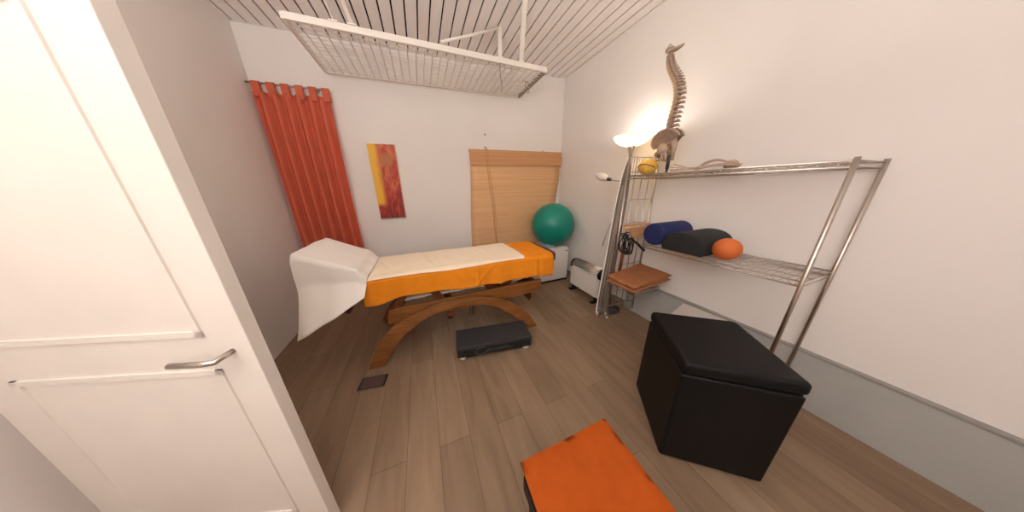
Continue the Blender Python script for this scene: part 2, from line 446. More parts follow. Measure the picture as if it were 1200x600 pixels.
# ------------------------------------------------------------------ curtain
cur = thing('curtain', 'rust red curtain hanging down the back wall beside the painting', 'curtain', (-1.17, 3.26, 0))
bm = BM(); x0, x1 = -1.47, -.815; nx, nzv = 90, 30
vv = []
for j in range(nzv + 1):
    t = j / nzv; z = .05 + (2.50 - .05) * t
    row = []
    for i in range(nx + 1):
        s_ = i / nx
        x = x0 + (x1 - x0) * s_
        amp = .028 + .02 * (1 - t)
        y = 3.275 + amp * math.sin(s_ * 2 * PI * 6.5 + .6 * math.sin(t * 3)) + .012 * nz(s_ * 9, t * 2, 3)
        x += .012 * (1 - t) * math.sin(t * 5 + 1) * s_
        row.append(bm.verts.new((x, y, z)))
    vv.append(row)
for j in range(nzv):
    for i in range(nx): bm.faces.new((vv[j][i], vv[j][i + 1], vv[j + 1][i + 1], vv[j + 1][i]))
obj('curtain_panel', bm, M['curtain'], cur, smooth=True, solid=.003)
for i in range(6):
    x = x1 - .022 - i * .117
    bm = BM()
    lo = [(x - .033, 3.262, 2.46), (x - .033, 3.258, 2.53), (x - .033, 3.262, 2.585), (x - .033, 3.275, 2.592), (x - .033, 3.292, 2.585), (x - .033, 3.292, 2.46)]
    for a, b in zip(lo[:-1], lo[1:]):
        bm.faces.new([bm.verts.new(p) for p in (a, b, (b[0] + .066, b[1], b[2]), (a[0] + .066, a[1], a[2]))])
    bmesh.ops.remove_doubles(bm, verts=bm.verts, dist=.0005)
    obj('tab', bm, M['curtain'], cur, solid=.003)
bm = BM(); tube(bm, [(-1.498, 3.276, 2.575), (x1 - .01, 3.276, 2.575)], .009, 12)
for x in (-1.35, x1 - .03 - .07): tube(bm, [(x, 3.276, 2.575), (x, 3.352, 2.575)], .006, 8)
T(obj('curtain_rod', bm, M['silver'], smooth=True), 'thin metal rod carrying the rust red curtain', 'curtain rod')

# ------------------------------------------------------------------ painting
px0, px1, pz0, pz1 = -.548, -.238, 1.147, 2.066
p = thing('painting', 'narrow abstract canvas in yellow, orange and red on the back wall', 'painting', ((px0 + px1) / 2, 3.33, pz0))
obj('canvas', box(BM(), px0, px1, 3.308, 3.351, pz0, pz1), M['canvas'], p, bevel=.002)
bm = BM(); box(bm, px0 + .001, px1 - .001, 3.3065, 3.3078, pz0 + .001, pz1 - .001)
obj('painted_face', bm, painting_mat(-(px1 - px0) / 2, (px1 - px0) / 2, 0, pz1 - pz0), p)

# ------------------------------------------------------------------ bamboo blind
bl = thing('woven_blind', 'tan woven roller blind hanging on the back wall behind the green ball', 'blind', (1.52, 3.33, .5))
bm = BM(); N1 = 40; rows = []
for j in range(N1 + 1):
    t = j / N1; z = 2.03 - t * 1.55
    xl = .742 - .0 + (-.055 * t * 1.2); xr = 2.285 - .17 * max(0, t - .28) ** .8 * 1.1
    xl += .006 * math.sin(t * 7)
    rows.append([bm.verts.new((xl + (xr - xl) * i / 12, 3.335 - .008 * math.sin(t * PI) + .004 * nz(i * .5, t * 5), z)) for i in range(13)])
for j in range(N1):
    for i in range(12): bm.faces.new((rows[j][i], rows[j][i + 1], rows[j + 1][i + 1], rows[j + 1][i]))
obj('blind_panel', bm, M['blind'], bl, smooth=True, solid=.004)
obj('valance', box(BM(), .738, 2.30, 3.305, 3.319, 1.835, 2.05), M['blindtop'], bl, bevel=.002)
obj('headrail', box(BM(), .738, 2.30, 3.320, 3.350, 2.02, 2.05), M['palewood'], bl)
bm = BM()
tube(bm, spline([(.995, 3.300, 2.05), (.985, 3.295, 1.85), (1.05, 3.29, 1.2), (1.09, 3.29, .62)], 6), .0035, 6); obj('pull_cord', bm, M['cord'], bl, smooth=True); bm = BM()
tube(bm, spline([(1.02, 3.300, 2.05), (1.02, 3.295, 1.85), (1.085, 3.29, 1.2), (1.10, 3.29, .64)], 6), .003, 6)
obj('pull_cord', bm, M['cord'], bl, smooth=True)
bm = BM(); tube(bm, [(.98, 3.31, 2.05), (.99, 3.31, 2.075), (1.0, 3.31, 2.05)], .005, 6); obj('hook', bm, M['hole'], bl)
bm = BM(); tube(bm, [(1.93, 3.31, 2.05), (1.94, 3.31, 2.07), (1.95, 3.31, 2.05)], .005, 6); obj('hook', bm, M['silver'], bl)
for i, (x, z, l) in enumerate(((.985, 2.252, 'dark screw sticking out of the back wall high above the blind'), (.975, 2.085, 'dark screw in the back wall just above the blind edge'))):
    bm = BM(); mt = Matrix.Rotation(PI / 2, 4, 'X')
    lathe(bm, [(.004, 0), (.004, .012), (.010, .014), (.010, .018), (.003, .021)], (x, 3.353, z), 12, mt)
    T(obj('screw', bm, M['hole']), l, 'screw', 'screws above the blind')

# ------------------------------------------------------------------ massage table
tab = thing('massage_table', 'wooden massage table with arched legs under orange and cream sheets', 'massage table', (.23, 2.2, 0))
TY0, TY1 = 1.90, 2.54; TX0, TX1 = -.50, 1.262; TZ = .79
def rrect(x0, x1, y0, y1, r, n=8):
    out = []
    for cx, cy, a0 in ((x1 - r, y0 + r, -PI / 2), (x1 - r, y1 - r, 0), (x0 + r, y1 - r, PI / 2), (x0 + r, y0 + r, PI)):
        for i in range(n + 1):
            a = a0 + PI / 2 * i / n; out.append((cx + r * math.cos(a), cy + r * math.sin(a)))
    return out
bm = BM(); prism(bm, [(x, y, .705) for x, y in rrect(TX0, TX1 + .100, TY0, TY1, .10)], (0, 0, .094))
obj('cushion', bm, M['maroon'], tab, bevel=.02, smooth=True)
bm = BM(); box(bm, TX0 + .04, TX1 - .06, TY0 + .05, TY1 - .05, .69, .714); obj('table_board', bm, M['wooddark'], tab, bevel=.004)
# arched leg frames
UP = [(-.625, 0), (-.60, .07), (-.53, .19), (-.43, .31), (-.28, .40), (-.05, .46), (.20, .49), (.36, .475), (.49, .447), (.64, .40), (.76, .34), (.86, .26), (.94, .18), (1.0, .09), (1.05, 0)]
LO = [(-.50, 0), (-.46, .07), (-.38, .17), (-.29, .255), (-.17, .325), (-.05, .38), (.20, .415), (.36, .40), (.49, .37), (.60, .32), (.69, .255), (.78, .18), (.86, .10), (.92, .04), (.965, 0)]
for (yb, yt, off) in ((1.80, 1.87, .034), (2.60, 2.53, -.034)):
    f = lambda q: [V((x, yb + (yt - yb) * z / .5, z)) for x, z in q]
    u3 = spline([(x, 0, z) for x, z in UP], 4); l3 = spline([(x, 0, z) for x, z in LO], 4)
    bm = BM(); strip(bm, f([(v.x, max(0, v.z)) for v in u3]), f([(v.x, max(0, v.z)) for v in l3]), (0, off, 0))
    obj('arched_leg', bm, M['wood'], tab, bevel=.004)
    # long side rail above the arch
    y0 = yt + .004 if off > 0 else yt - .038
    bm = BM()
    prism(bm, [(-.43, y0, .35), (-.20, y0, .345), (1.0, y0, .372), (1.15, y0, .40), (1.15, y0, .515), (-.40, y0, .488)], (0, .032, 0))
    if off > 0: bm.transform(Matrix.Translation((0, .036, 0)))
    else: bm.transform(Matrix.Translation((0, -.036, 0)))
    obj('side_rail', bm, M['wood'], tab, bevel=.004)
    # lifting struts between rail and top
    ys = (1.965 if off > 0 else 2.435)
    for (xa, xb) in ((-.34, -.20), (.06, -.08), (.58, .44), (.74, .86)):
        bm = BM(); prism(bm, [(xa - .04, ys, .47), (xa + .04, ys, .47), (xb + .04, ys, .695), (xb - .04, ys, .695)], (0, .026, 0))
        obj('lifting_strut', bm, M['wooddark'], tab, bevel=.003)
# cross members
for nm, q in (('cross_bar', (.10, .17, 1.90, 2.50, .30, .35)), ('cross_bar', (-.37, -.31, 1.945, 2.455, .40, .50)), ('cross_bar', (1.04, 1.10, 1.945, 2.455, .40, .50)), ('cross_bar', (.17, .21, 1.95, 2.45, .56, .68))):
    obj(nm, box(BM(), *q), M['wooddark'], tab, bevel=.003)
bm = BM()
prism(bm, [(1.07, 1.99, .39), (1.07, 2.40, .39), (1.07, 2.40, .26), (1.07, 2.34, .19), (1.07, 2.05, .19), (1.07, 1.99, .26)], (.03, 0, 0))
obj('end_plate', bm, M['wood'], tab, bevel=.004)
# lift motor with pedal bar under the frame
bm = BM(); box(bm, .10, .42, 2.05, 2.09, .335, .372); obj('release_bar', bm, M['maroon'], tab, bevel=.004)
bm = BM(); tube(bm, [(.14, 2.2, .30), (.14, 2.2, .10)], .028, 14); tube(bm, [(.14, 2.2, .36), (.14, 2.2, .30)], .045, 16)
obj('lift_cylinder', bm, M['wooddark'], tab, smooth=True)
for dx in (0, .025, .05):
    bm = BM(); tube(bm, spline([(.33 + dx, 1.99, .40), (.335 + dx, 1.985, .30), (.33 + dx, 1.99, .22), (.345 + dx, 1.992, .21)], 5), .0035, 6)
    obj('cord_loop', bm, M['blackplastic'], tab, smooth=True)
bm = BM(); g = []
for j in range(13):
    g.append([bm.verts.new((-.30 + 1.32 * i / 40, 1.985 + .44 * j / 12 + .012 * nz(i * .4, j * .3, 2), .513 + .016 * (1 + nz(i * .35, j * .5, 7)) + (-.0 if j else -.006))) for i in range(41)])
for j in range(12):
    for i in range(40): bm.faces.new((g[j][i], g[j][i + 1], g[j + 1][i + 1], g[j + 1][i]))
T(obj('spare_sheet', bm, M['whitecloth'], smooth=True, solid=.006), 'white spare sheet tucked on the wooden frame below the massage table top', 'sheet')
# raised head section
ha = math.radians(27)
hm = Matrix.Translation((TX0 - .05, 0, .872)) @ Matrix.Rotation(ha, 4, 'Y')
bm = BM(); box(bm, -.40, -.005, 1.93, 2.47, -.055, .0, mt=hm); obj('headrest', bm, M['maroon'], tab, bevel=.02, smooth=True)
bm = BM(); box(bm, -.38, -.0, 2.02, 2.05, -.085, -.056, mt=hm); obj('headrest_bar', bm, M['wood'], tab)
bm = BM(); box(bm, -.38, -.0, 2.35, 2.38, -.085, -.056, mt=hm); obj('headrest_bar', bm, M['wood'], tab)
# arm sling hanging below the head end
bm = BM(); prism(bm, [(-.575, 1.93, .69), (-.70, 1.93, .50), (-.80, 1.93, .58), (-.84, 1.93, .86), (-.60, 1.93, .84)], (0, .35, 0))
obj('arm_rest', bm, M['maroon'], tab, bevel=.02, smooth=True)

# cloth draping -------------------------------------------------
def nearest_rr(px, py, x0, x1, y0, y1, r):
    """signed distance to rounded rect, outward normal"""
    cx, cy = (x0 + x1) / 2, (y0 + y1) / 2; hx, hy = (x1 - x0) / 2 - r, (y1 - y0) / 2 - r
    dx, dy = px - cx, py - cy
    qx, qy = abs(dx) - hx, abs(dy) - hy
    sx, sy = (1 if dx >= 0 else -1), (1 if dy >= 0 else -1)
    if qx > 0 and qy > 0:
        l = math.hypot(qx, qy); return l - r, sx * qx / l, sy * qy / l
    if qx > qy: return qx - r, sx, 0
    return qy - r, 0, sy

def drape(fx, fy, nx, ny, rect, r, ztop, rad=.03, wr=.006, seed=0, flare=.06, mtop=None, edge=None):
    """cloth flat outline fx(u,v), fy(u,v) laid on a rounded slab; what is outside falls down"""
    bm = BM(); g = []
    x0, x1, y0, y1 = rect
    for j in range(ny + 1):
        row = []
        for i in range(nx + 1):
            u, v = i / nx, j / ny
            px, py = fx(u, v), fy(u, v)
            d, nxn, nyn = nearest_rr(px, py, x0, x1, y0, y1, r)
            w = wr * (nz(px * 4 + seed, py * 5, seed) + .6 * nz(px * 9, py * 3 + seed, 2 + seed))
            e = d + rad
            if e <= 0: q = V((px, py, ztop + w * .6 + wr * .6))
            else:
                bx, by = px - nxn * e, py - nyn * e
                a = e / rad
                if a < PI / 2: ho, dz = rad * math.sin(a), rad * (1 - math.cos(a))
                else: ho, dz = rad, rad + (e - rad * PI / 2)
                fold = 0
                if a > 1.2:
                    t = px * nyn - py * nxn
                    fold = (flare * dz) * (.5 + .5 * math.sin(t * 17 + seed * 2 + 2.2 * nz(t * 3, seed, 1))) + abs(w) * 1.2
                q = V((bx + nxn * (ho + fold), by + nyn * (ho + fold), ztop - dz + w * .3))
            row.append(bm.verts.new(q))
        g.append(row)
    for j in range(ny):
        for i in range(nx): bm.faces.new((g[j][i], g[j][i + 1], g[j + 1][i + 1], g[j + 1][i]))
    return bm
def wrinkle(bm, lines, dz):
    for v in bm.verts:
        for (ax, ay, bx, by, wd, h) in lines:
            d = V((bx - ax, by - ay)); l = d.length; d /= l
            p_ = V((v.co.x - ax, v.co.y - ay)); t = p_.dot(d) / l
            if -.1 < t < 1.1:
                s_ = abs(p_.x * d.y - p_.y * d.x)
                k_ = max(0, 1 - abs(t - .5) * 1.6)
                v.co.z += h * math.exp(-(s_ / wd) ** 2) * k_
    return bm
E1 = (TX0 - .14, TX1 + .046, TY0 - .012, TY1 + .012)
bm = drape(lambda u, v: -.555 + u * (1.335 + .555), lambda u, v: (TY0 - .205 + .03 * (u > 2)) - .042 * math.exp(-((u - .05) / .08) ** 2) + .02 * math.sin(u * 6 + 1) * (1 - v) + v * (TY1 - TY0 + .245),
           150, 80, E1, .085, .806, rad=.03, wr=.005, seed=3, flare=.12)
for v_ in bm.verts:                        # crease and flap at the foot end
    x, y, z = v_.co
    if y < TY0 + .01:
        k_ = math.exp(-((x - 1.06) / .018) ** 2); v_.co.y -= .022 * k_ * min(1, (.82 - z) / .05)
        if x > 1.08: v_.co.y -= .02 * min(1, (x - 1.08) / .05); v_.co.z -= .03 * (.81 - z) / .2 * min(1, (x - 1.08) / .05)
        k_ = math.exp(-((x - .42) / .016) ** 2) + .7 * math.exp(-((x - .50 - (z - .7)) / .02) ** 2); v_.co.y -= .012 * k_ * min(1, (.82 - z) / .05)
wrinkle(bm, [(1.05, 1.88, .98, 2.25, .014, .016), (1.22, 1.9, 1.12, 2.2, .012, .012), (1.14, 1.9, 1.08, 2.12, .010, .009)], 0)
sh = T(obj('orange_sheet', bm, M['orange'], smooth=True, solid=.003), 'bright orange sheet draped over the massage table, hanging down its long side', 'sheet')
E2 = (TX0 - .03, TX1 + .02, TY0 - .016, TY1 + .016)
bm = drape(lambda u, v: -.515 + u * (.93 + .515 + .012 * math.sin(v * 5)), lambda u, v: TY0 - .022 + .006 * math.sin(u * 9) + v * (TY1 - TY0 + .12),
           190, 90, E2, .04, .8165, rad=.03, wr=.006, seed=8, flare=.1)
wrinkle(bm, [(-.12, 2.5, .02, 2.0, .012, .014), (-.05, 2.45, -.01, 2.1, .01, .01), (-.45, 2.05, .0, 2.12, .011, .010), (.45, 2.5, .52, 2.1, .012, .010), (.6, 2.45, .62, 2.2, .01, .01),
             (-.4, 2.0, -.2, 2.4, .014, .010), (.2, 2.3, .42, 2.42, .01, .008), (-.48, 1.95, -.25, 2.05, .012, .012), (.3, 2.1, .35, 2.35, .01, .010), (-.5, 2.2, -.3, 1.95, .010, .014), (-.49, 2.35, -.36, 2.02, .010, .012), (-.05, 2.5, .1, 2.3, .010, .012), (.02, 2.0, .3, 2.06, .01, .008)], 0)
T(obj('cream_sheet', bm, M['cream'], smooth=True, solid=.003), 'wrinkled cream bed sheet lying on top of the orange sheet', 'sheet')

# white towel over the raised headrest
bm = BM(); g = []
nu, nv = 50, 64
TP = spline([(-.500, 0, .832), (-.535, 0, .868), (-.565, 0, .915), (-.62, 0, .945), (-.75, 0, 1.008), (-.85, 0, 1.06), (-.915, 0, 1.09), (-.94, 0, 1.07), (-.945, 0, 1.0), (-.95, 0, .93)], 6)
def prof_at(u):
    k_ = u * (len(TP) - 1); i = min(int(k_), len(TP) - 2); return TP[i].lerp(TP[i + 1], k_ - i)
for j in range(nv + 1):
    row = []
    v = j / nv
    for i in range(nu + 1):
        u = i / nu; p_ = prof_at(u); x, z = p_.x, p_.z
        if v < .42:                              # near side hanging down
            t = 1 - v / .42
            hem = .675 + .50 * (min(x, -.5) + .56) if x > -.97 else .46
            drop = (z - hem) * t
            y = 1.905 - .022 * min(1, t * 14) - .17 * max(0, (t - .42) / .58) ** 1.25 * (.5 + .5 * min(1, u * 2.2)) - .012 * math.sin(x * 34) * t
            x = x - .02 * t; z = z - drop
        elif v > .90:
            t = (v - .90) / .10; y = 2.495 + .012 * math.sin(x * 30) * t; z -= .16 * t
        else:
            t = (v - .42) / .48; y = 1.905 + .59 * t
            z += .008 * nz(x * 8, t * 5, 4) - .008 + .004 * math.sin(t * PI)
            if u < .35: z += .012 * math.sin(t * 17 + u * 9) * (1 - u / .35) * (1 if u > .02 else .3)
        row.append(bm.verts.new((x, y, z)))
    g.append(row)
for j in range(nv):
    for i in range(nu): bm.faces.new((g[j][i], g[j][i + 1], g[j + 1][i + 1], g[j + 1][i]))
T(obj('white_towel', bm, M['whitecloth'], smooth=True, solid=.004), 'large white towel draped over the raised headrest of the massage table', 'towel')

# ------------------------------------------------------------------ step box under the table
ra = math.atan2(1.513 - 1.607, .8185 - .1256)
st = thing('step_box', 'low black padded step box with script lettering and grey feet under the massage table', 'step box', (.472, 1.56, 0), ra)
sm = wmat(st)
bm = BM(); box(bm, -.352, .352, 0, .265, .028, .122, mt=sm); obj('body', bm, M['blackplastic'], st, bevel=.012)
bm = BM(); box(bm, -.356, .356, -.004, .269, .122, .146, mt=sm); obj('pad', bm, M['darkstool'], st, bevel=.010)
for sx in (-1, 1):
    for y in (.035, .23):
        bm = BM(); lathe(bm, [(.030, 0), (.034, .006), (.034, .030), (.028, .034)], sm @ V((sx * .305, y, 0)), 18)
        obj('foot', bm, M['greyplastic'], st, smooth=True)
# script lettering: a large open C-like initial and a run of small joined letters
bm = BM()
def S(x, z): return sm @ V((x, -.002, z))
ini = [(-.10, .106), (-.125, .113), (-.165, .104), (-.185, .078), (-.175, .052), (-.14, .042), (-.10, .05), (-.08, .064)]
tube(bm, [S(v.x, v.y) for v in spline([(a, b, 0) for a, b in ini], 5)], .0022, 5)
run = [(-.08, .064)]
x = -.07
for hgt in (.086, .062, .086, .062, .082, .060, .084, .060, .084, .062, .086, .062, .088, .064):
    run.append((x, hgt)); x += .0155
run += [(x + .006, .064), (x + .02, .072)]
tube(bm, [S(v.x, v.y) for v in spline([(a, b, 0) for a, b in run], 5)], .0020, 5)
obj('lettering', bm, M['lettering'], st, smooth=True)

# ------------------------------------------------------------------ phone on the floor
pm = Matrix.Translation((-.562, 1.645, 0)) @ Matrix.Rotation(math.radians(-8), 4, 'Z')
ph = thing('tablet', 'small dark tablet with bright edge lying on the floor by the table foot', 'tablet', (-.562, 1.645, 0), math.radians(-8))
obj('body', box(BM(), -.098, .098, -.062, .062, .001, .011, mt=pm), M['blackplastic'], ph, bevel=.003)
obj('screen', box(BM(), -.085, .085, -.050, .050, .0112, .0122, mt=pm), M['phoneglass'], ph)
obj('metal_edge', box(BM(), -.0995, .0995, -.0655, -.0622, .002, .010, mt=pm), M['silver'], ph)

# ------------------------------------------------------------------ fridge, ring and ball
fr = thing('mini_fridge', 'white mini fridge standing in the corner beneath the green ball', 'fridge', (1.885, 3.0, 0))
fx0, fx1, fy0, fy1 = 1.615, 2.148, 2.745, 3.24
obj('body', box(BM(), fx0, fx1, fy0 + .045, fy1, .015, .568), M['fridge'], fr, bevel=.008)
obj('door', box(BM(), fx0, fx1, fy0, fy0 + .04, .03, .562), M['fridge'], fr, bevel=.010)
obj('base_strip', box(BM(), fx0 + .004, fx1 - .004, fy0 + .006, fy0 + .044, .0, .028), M['blackplastic'], fr)
obj('badge', box(BM(), fx1 - .065, fx1 - .02, fy0 - .002, fy0, .508, .522), M['blackplastic'], fr)
bm = BM()
q = [(1.62 + 0, 0, 0)]
mtw = Matrix.Translation((1.725, 2.85, .600)) @ Matrix.Rotation(math.radians(12), 4, 'Z')
box(bm, -.16, .17, -.09, .08, -.030, .010, mt=mtw); box(bm, -.15, .07, -.085, .08, .012, .036, mt=mtw)
T(obj('folded_pad', bm, M['bluegrey'], bevel=.014, smooth=True), 'folded blue grey pad lying on the fridge in front of the ball', 'pad')
bm = BM()
C0 = V((1.965, 2.97, .915)); R0 = .34
prof = [(.001, -R0)] + [(R0 * math.cos(a), R0 * math.sin(a)) for a in [(-80 + i * 160 / 30) * PI / 180 for i in range(31)]] + [(.001, R0)]
mt = Matrix.Rotation(math.radians(35), 4, 'X') @ Matrix.Rotation(math.radians(20), 4, 'Y')
prof2 = []
for i, (r, z) in enumerate(prof):
    k_ = 1 + (.004 if (i % 5 == 0 and 3 < i < 29) else 0)
    prof2.append((r * k_, z * k_))
lathe(bm, prof2, C0, 48, mt)
ball = T(obj('exercise_ball', bm, M['teal'], smooth=True, sub=1), 'large shiny green exercise ball resting on the white mini fridge', 'ball')

# ------------------------------------------------------------------ convector heater
h = thing('convector_heater', 'white convector heater with silver top grille and black end caps near the mini fridge', 'heater', (2.05, 2.17, 0))
hy0, hy1 = 1.90, 2.46
def hprof(y, s_=1):
    pts = [(1.985, .09), (1.985, .385), (1.995, .425), (2.03, .465), (2.075, .472), (2.11, .45), (2.12, .41), (2.12, .09)]
    return [(2.05 + (x - 2.05) * s_, y, .28 + (z - .28) * s_) for x, z in pts]
bm = BM(); prism(bm, hprof(hy0 + .03), (0, hy1 - hy0 - .06, 0)); obj('body', bm, M['fridge'], h, bevel=.004)
for y in (hy0, hy1 - .03):
    bm = BM()
    prism(bm, [(2.05 + .078 * math.cos(a) , y, .405 + .075 * math.sin(a)) for a in [2 * PI * i / 24 for i in range(24)]], (0, .03, 0))
    obj('end_cap', bm, M['blackplastic'], h, bevel=.008, smooth=True)
    bm = BM(); box(bm, 1.99, 2.115, y + .002, y + .028, .09, .40); obj('side_panel', bm, M['fridge'], h, bevel=.003)
bm = BM()
for i in range(6):
    t = i / 5; a = math.radians(172 - t * 100)
    cx, cz = 2.058 + .082 * math.cos(a), .402 + .077 * math.sin(a)
    tube(bm, [(cx, hy0 + .035, cz), (cx, hy1 - .035, cz)], .0095, 8)
obj('top_grille', bm, M['chrome'], h, smooth=True)
bm = BM(); box(bm, 1.983, 1.9855, 2.05, 2.30, .372, .378); obj('trim_line', bm, M['greyplastic'], h)
for y in (hy0 + .035, hy1 - .075):
    bm = BM(); box(bm, 1.945, 2.155, y, y + .045, .0, .028); box(bm, 2.0, 2.1, y + .008, y + .036, .028, .092)
    obj('foot', bm, M['blackplastic'], h, bevel=.008)
bm = BM(); tube(bm, spline([(2.10, 2.42, .12), (2.16, 2.50, .03), (2.22, 2.6, .006), (2.26, 2.8, .006), (2.285, 2.95, .05)], 6), .005, 8)
obj('power_cord', bm, M['greyplastic'], h, smooth=True)

# ------------------------------------------------------------------ chrome wire rack against the right wall
rk = thing('wire_shelf_rack', 'tall chrome wire shelving rack holding the spine model and bolsters', 'shelf rack', (2.08, 1.1, 0))
rx0, rx1, ry0, ry1 = 1.885, 2.285, .42, 1.62
SZ = (.50, .972, 1.585)
def post(x, y, z1):
    bm = BM(); tube(bm, [(x, y, .03), (x, y, z1)], .010, 12); obj('post', bm, M['chrome'], rk, smooth=True)
    bm = BM(); lathe(bm, [(.010, 0), (.017, .004), (.017, .018), (.011, .030)], (x, y, 0), 14); obj('foot', bm, M['greyplastic'], rk, smooth=True)
for x in (rx0, rx1):
    for y in (ry0, ry1): post(x, y, 1.755 if y == ry1 else 1.60)
def wire_shelf(z, x0, x1, y0, y1):
    bm = BM()
    for zz in (z, z - .028):
        tube(bm, [(x0, y0, zz), (x1, y0, zz), (x1, y1, zz), (x0, y1, zz)], .005, 8, closed=True)
    for x in [x0 + (x1 - x0) * i / 3 for i in (1, 2)]: tube(bm, [(x, y0, z - .006), (x, y1, z - .006)], .0035, 6)
    k_ = int((y1 - y0) / .03)
    for i in range(1, k_):
        y = y0 + (y1 - y0) * i / k_
        tube(bm, [(x0, y, z), (x1, y, z)], .0022, 5)
    for i in range(0, int((y1 - y0) / .06) * 2):
        ya = y0 + (y1 - y0) * i / (int((y1 - y0) / .06) * 2); yb = y0 + (y1 - y0) * (i + 1) / (int((y1 - y0) / .06) * 2)
        a, b = (z - .028, z) if i % 2 else (z, z - .028)
        tube(bm, [(x0, ya, a), (x0, yb, b)], .0022, 5)
    return obj('wire_shelf', bm, M['chrome'], rk, smooth=True)
wire_shelf(SZ[2], rx0, rx1, ry0, ry1)
wire_shelf(SZ[1], rx0 + .01, rx1, ry0, 1.36)
wire_shelf(SZ[0] - .03, rx0 - .01, rx1 - .06, 1.32, ry1)
# end frame: crossing wires between the two far posts
bm = BM()
for z in (.16, .34, .66, .95, 1.12, 1.36, 1.62, 1.755):
    tube(bm, [(rx0, ry1, z), (rx1, ry1, z)], .0035, 6)
for i in range(1, 4):
    x = rx0 + (rx1 - rx0) * i / 4
    tube(bm, [(x, ry1, .16), (x, ry1, 1.755)], .0050, 8)
for i in range(1, 12):
    x = rx0 + (rx1 - rx0) * i / 12
    tube(bm, [(x, ry1, 1.60), (x, ry1, 1.755)], .0025, 6)
obj('end_frame', bm, M['chrome'], rk, smooth=True)
bm = BM()
tube(bm, [(rx1, ry1, .03), (rx0, ry1, .28)], .0035, 6)
obj('brace_wire', bm, M['chrome'], rk, smooth=True)
# thin pale slanted panel set against the wall ledge behind the leather cube
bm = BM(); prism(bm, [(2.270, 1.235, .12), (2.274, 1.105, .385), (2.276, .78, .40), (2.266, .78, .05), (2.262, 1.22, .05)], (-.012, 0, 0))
T(obj('pale_panel', bm, M['whitepaint']), 'pale slanted panel against the grey wall ledge behind the tall black cube', 'board')

# ------------------------------------------------------------------ torchiere floor lamp with reading arm
LX, LY = 2.07, 1.775
lp = thing('floor_lamp', 'uplight floor lamp with lit opal bowl and small reading arm behind the rack', 'floor lamp', (LX, LY, 0))
bm = BM(); lathe(bm, [(.13, 0), (.13, .012), (.115, .022), (.03, .032), (.016, .05)], (LX, LY, 0), 36); obj('base', bm, M['rod'], lp, smooth=True)
bm = BM(); tube(bm, [(LX, LY, .03), (LX, LY, 1.80)], .0125, 16); obj('pole', bm, M['chrome'], lp, smooth=True)
bm = BM(); lathe(bm, [(.013, 1.775), (.016, 1.80), (.026, 1.845), (.036, 1.872), (.034, 1.877), (.01, 1.877)], (LX, LY, 0), 24); obj('collar', bm, M['silver'], lp, smooth=True)
bm = BM()
outer = [(.030, 1.875), (.07, 1.882), (.12, 1.902), (.155, 1.93), (.172, 1.958), (.176, 1.972)]
inner = [(.172, 1.972), (.168, 1.958), (.150, 1.933), (.116, 1.907), (.07, 1.888), (.030, 1.881)]
lathe(bm, outer + inner, (LX, LY, 0), 48, close=True)
obj('glass_bowl', bm, M['glass'], lp, smooth=True)
bm = BM(); lathe(bm, [(.012, 1.878), (.012, 1.90), (.004, 1.905)], (LX, LY, 0), 16); obj('socket', bm, M['silver'], lp)
# reading arm
arm = spline([(LX, LY, 1.50), (LX - .02, LY + .03, 1.535), (LX - .04, LY + .09, 1.55), (LX - .065, LY + .17, 1.562)], 6)
bm = BM(); tube(bm, arm, .006, 8); tube(bm, [(LX - .02, LY, 1.50), (LX + .02, LY, 1.50)], .018, 12)
obj('reading_arm', bm, M['silver'], lp, smooth=True)
a, b = V((LX - .055, LY + .15, 1.560)), V((LX - .085, LY + .36, 1.625))
bm = BM(); dr_ = (b - a)
tube(bm, [a, a + dr_ * .12, a + dr_ * .28], [.010, .018, .024], 16); obj('reading_socket', bm, M['rod'], lp, smooth=True)
bm = BM(); tube(bm, [a + dr_ * t for t in (.22, .4, .6, .8, .95, 1.0)], [.024, .040, .046, .036, .018, .006], 20)
obj('reading_shade', bm, M['whitepaint'], lp, smooth=True)
bm = BM(); box(bm, LX - .02, LX + .02, LY - .02, LY + .02, 1.52, 1.56); obj('clamp', bm, M['blackplastic'], lp, bevel=.005)

# ------------------------------------------------------------------ ironing board standing on end beside the rack
ib = thing('ironing_board', 'folded ironing board with silver grey cover standing on end beside the rack', 'ironing board', (1.84, 1.72, 0))
def ibm(u, w, t):      # u along width direction, w thickness, t height ; lean towards the rack
    d1 = V((.80, -.60, 0)); d2 = V((.60, .80, 0))
    lean = V((.105, .01, 0)) * (t / 1.75)
    return V((1.862, 1.686, 0)) + lean + d1 * u + d2 * w + V((0, 0, t))
bm = BM()
L_, R_ = [], []
prof = [(.04, .058), (.10, .062), (.25, .064), (.45, .062), (.8, .058), (1.1, .056), (1.35, .052), (1.55, .042), (1.68, .028), (1.745, .012), (1.76, .002)]
ppt = spline([(z, w_, 0) for z, w_ in prof], 3)
up = [ibm(-v.y, 0, v.x) for v in ppt]; lo = [ibm(v.y, 0, v.x) for v in ppt]
strip(bm, up, lo, V((.60, .80, 0)) * .03)
obj('board', bm, M['boardcover'], ib, bevel=.006, smooth=True)
bm = BM()
tube(bm, [v + V((-.018, -.024, 0)) * .4 for v in up], .007, 8)
obj('cover_hem', bm, M['whitecloth'], ib, smooth=True)
bm = BM()
for du in (-.035, -.005):
    tube(bm, [ibm(du, -.022, .08), ibm(du * .8, -.025, .6), ibm(du * .6, -.025, 1.1), ibm(du * .5, -.022, 1.5)], .009, 10)
tube(bm, [ibm(-.05, -.022, .10), ibm(.01, -.022, .10)], .010, 10)
obj('folded_leg', bm, M['sidebar'], ib, smooth=True)
for du in (-.045, .05):
    bm = BM(); tube(bm, [ibm(du, -.0, .0), ibm(du, -.0, .05)], .014, 12); obj('rubber_foot', bm, M['greyplastic'], ib, smooth=True)
bm = BM()
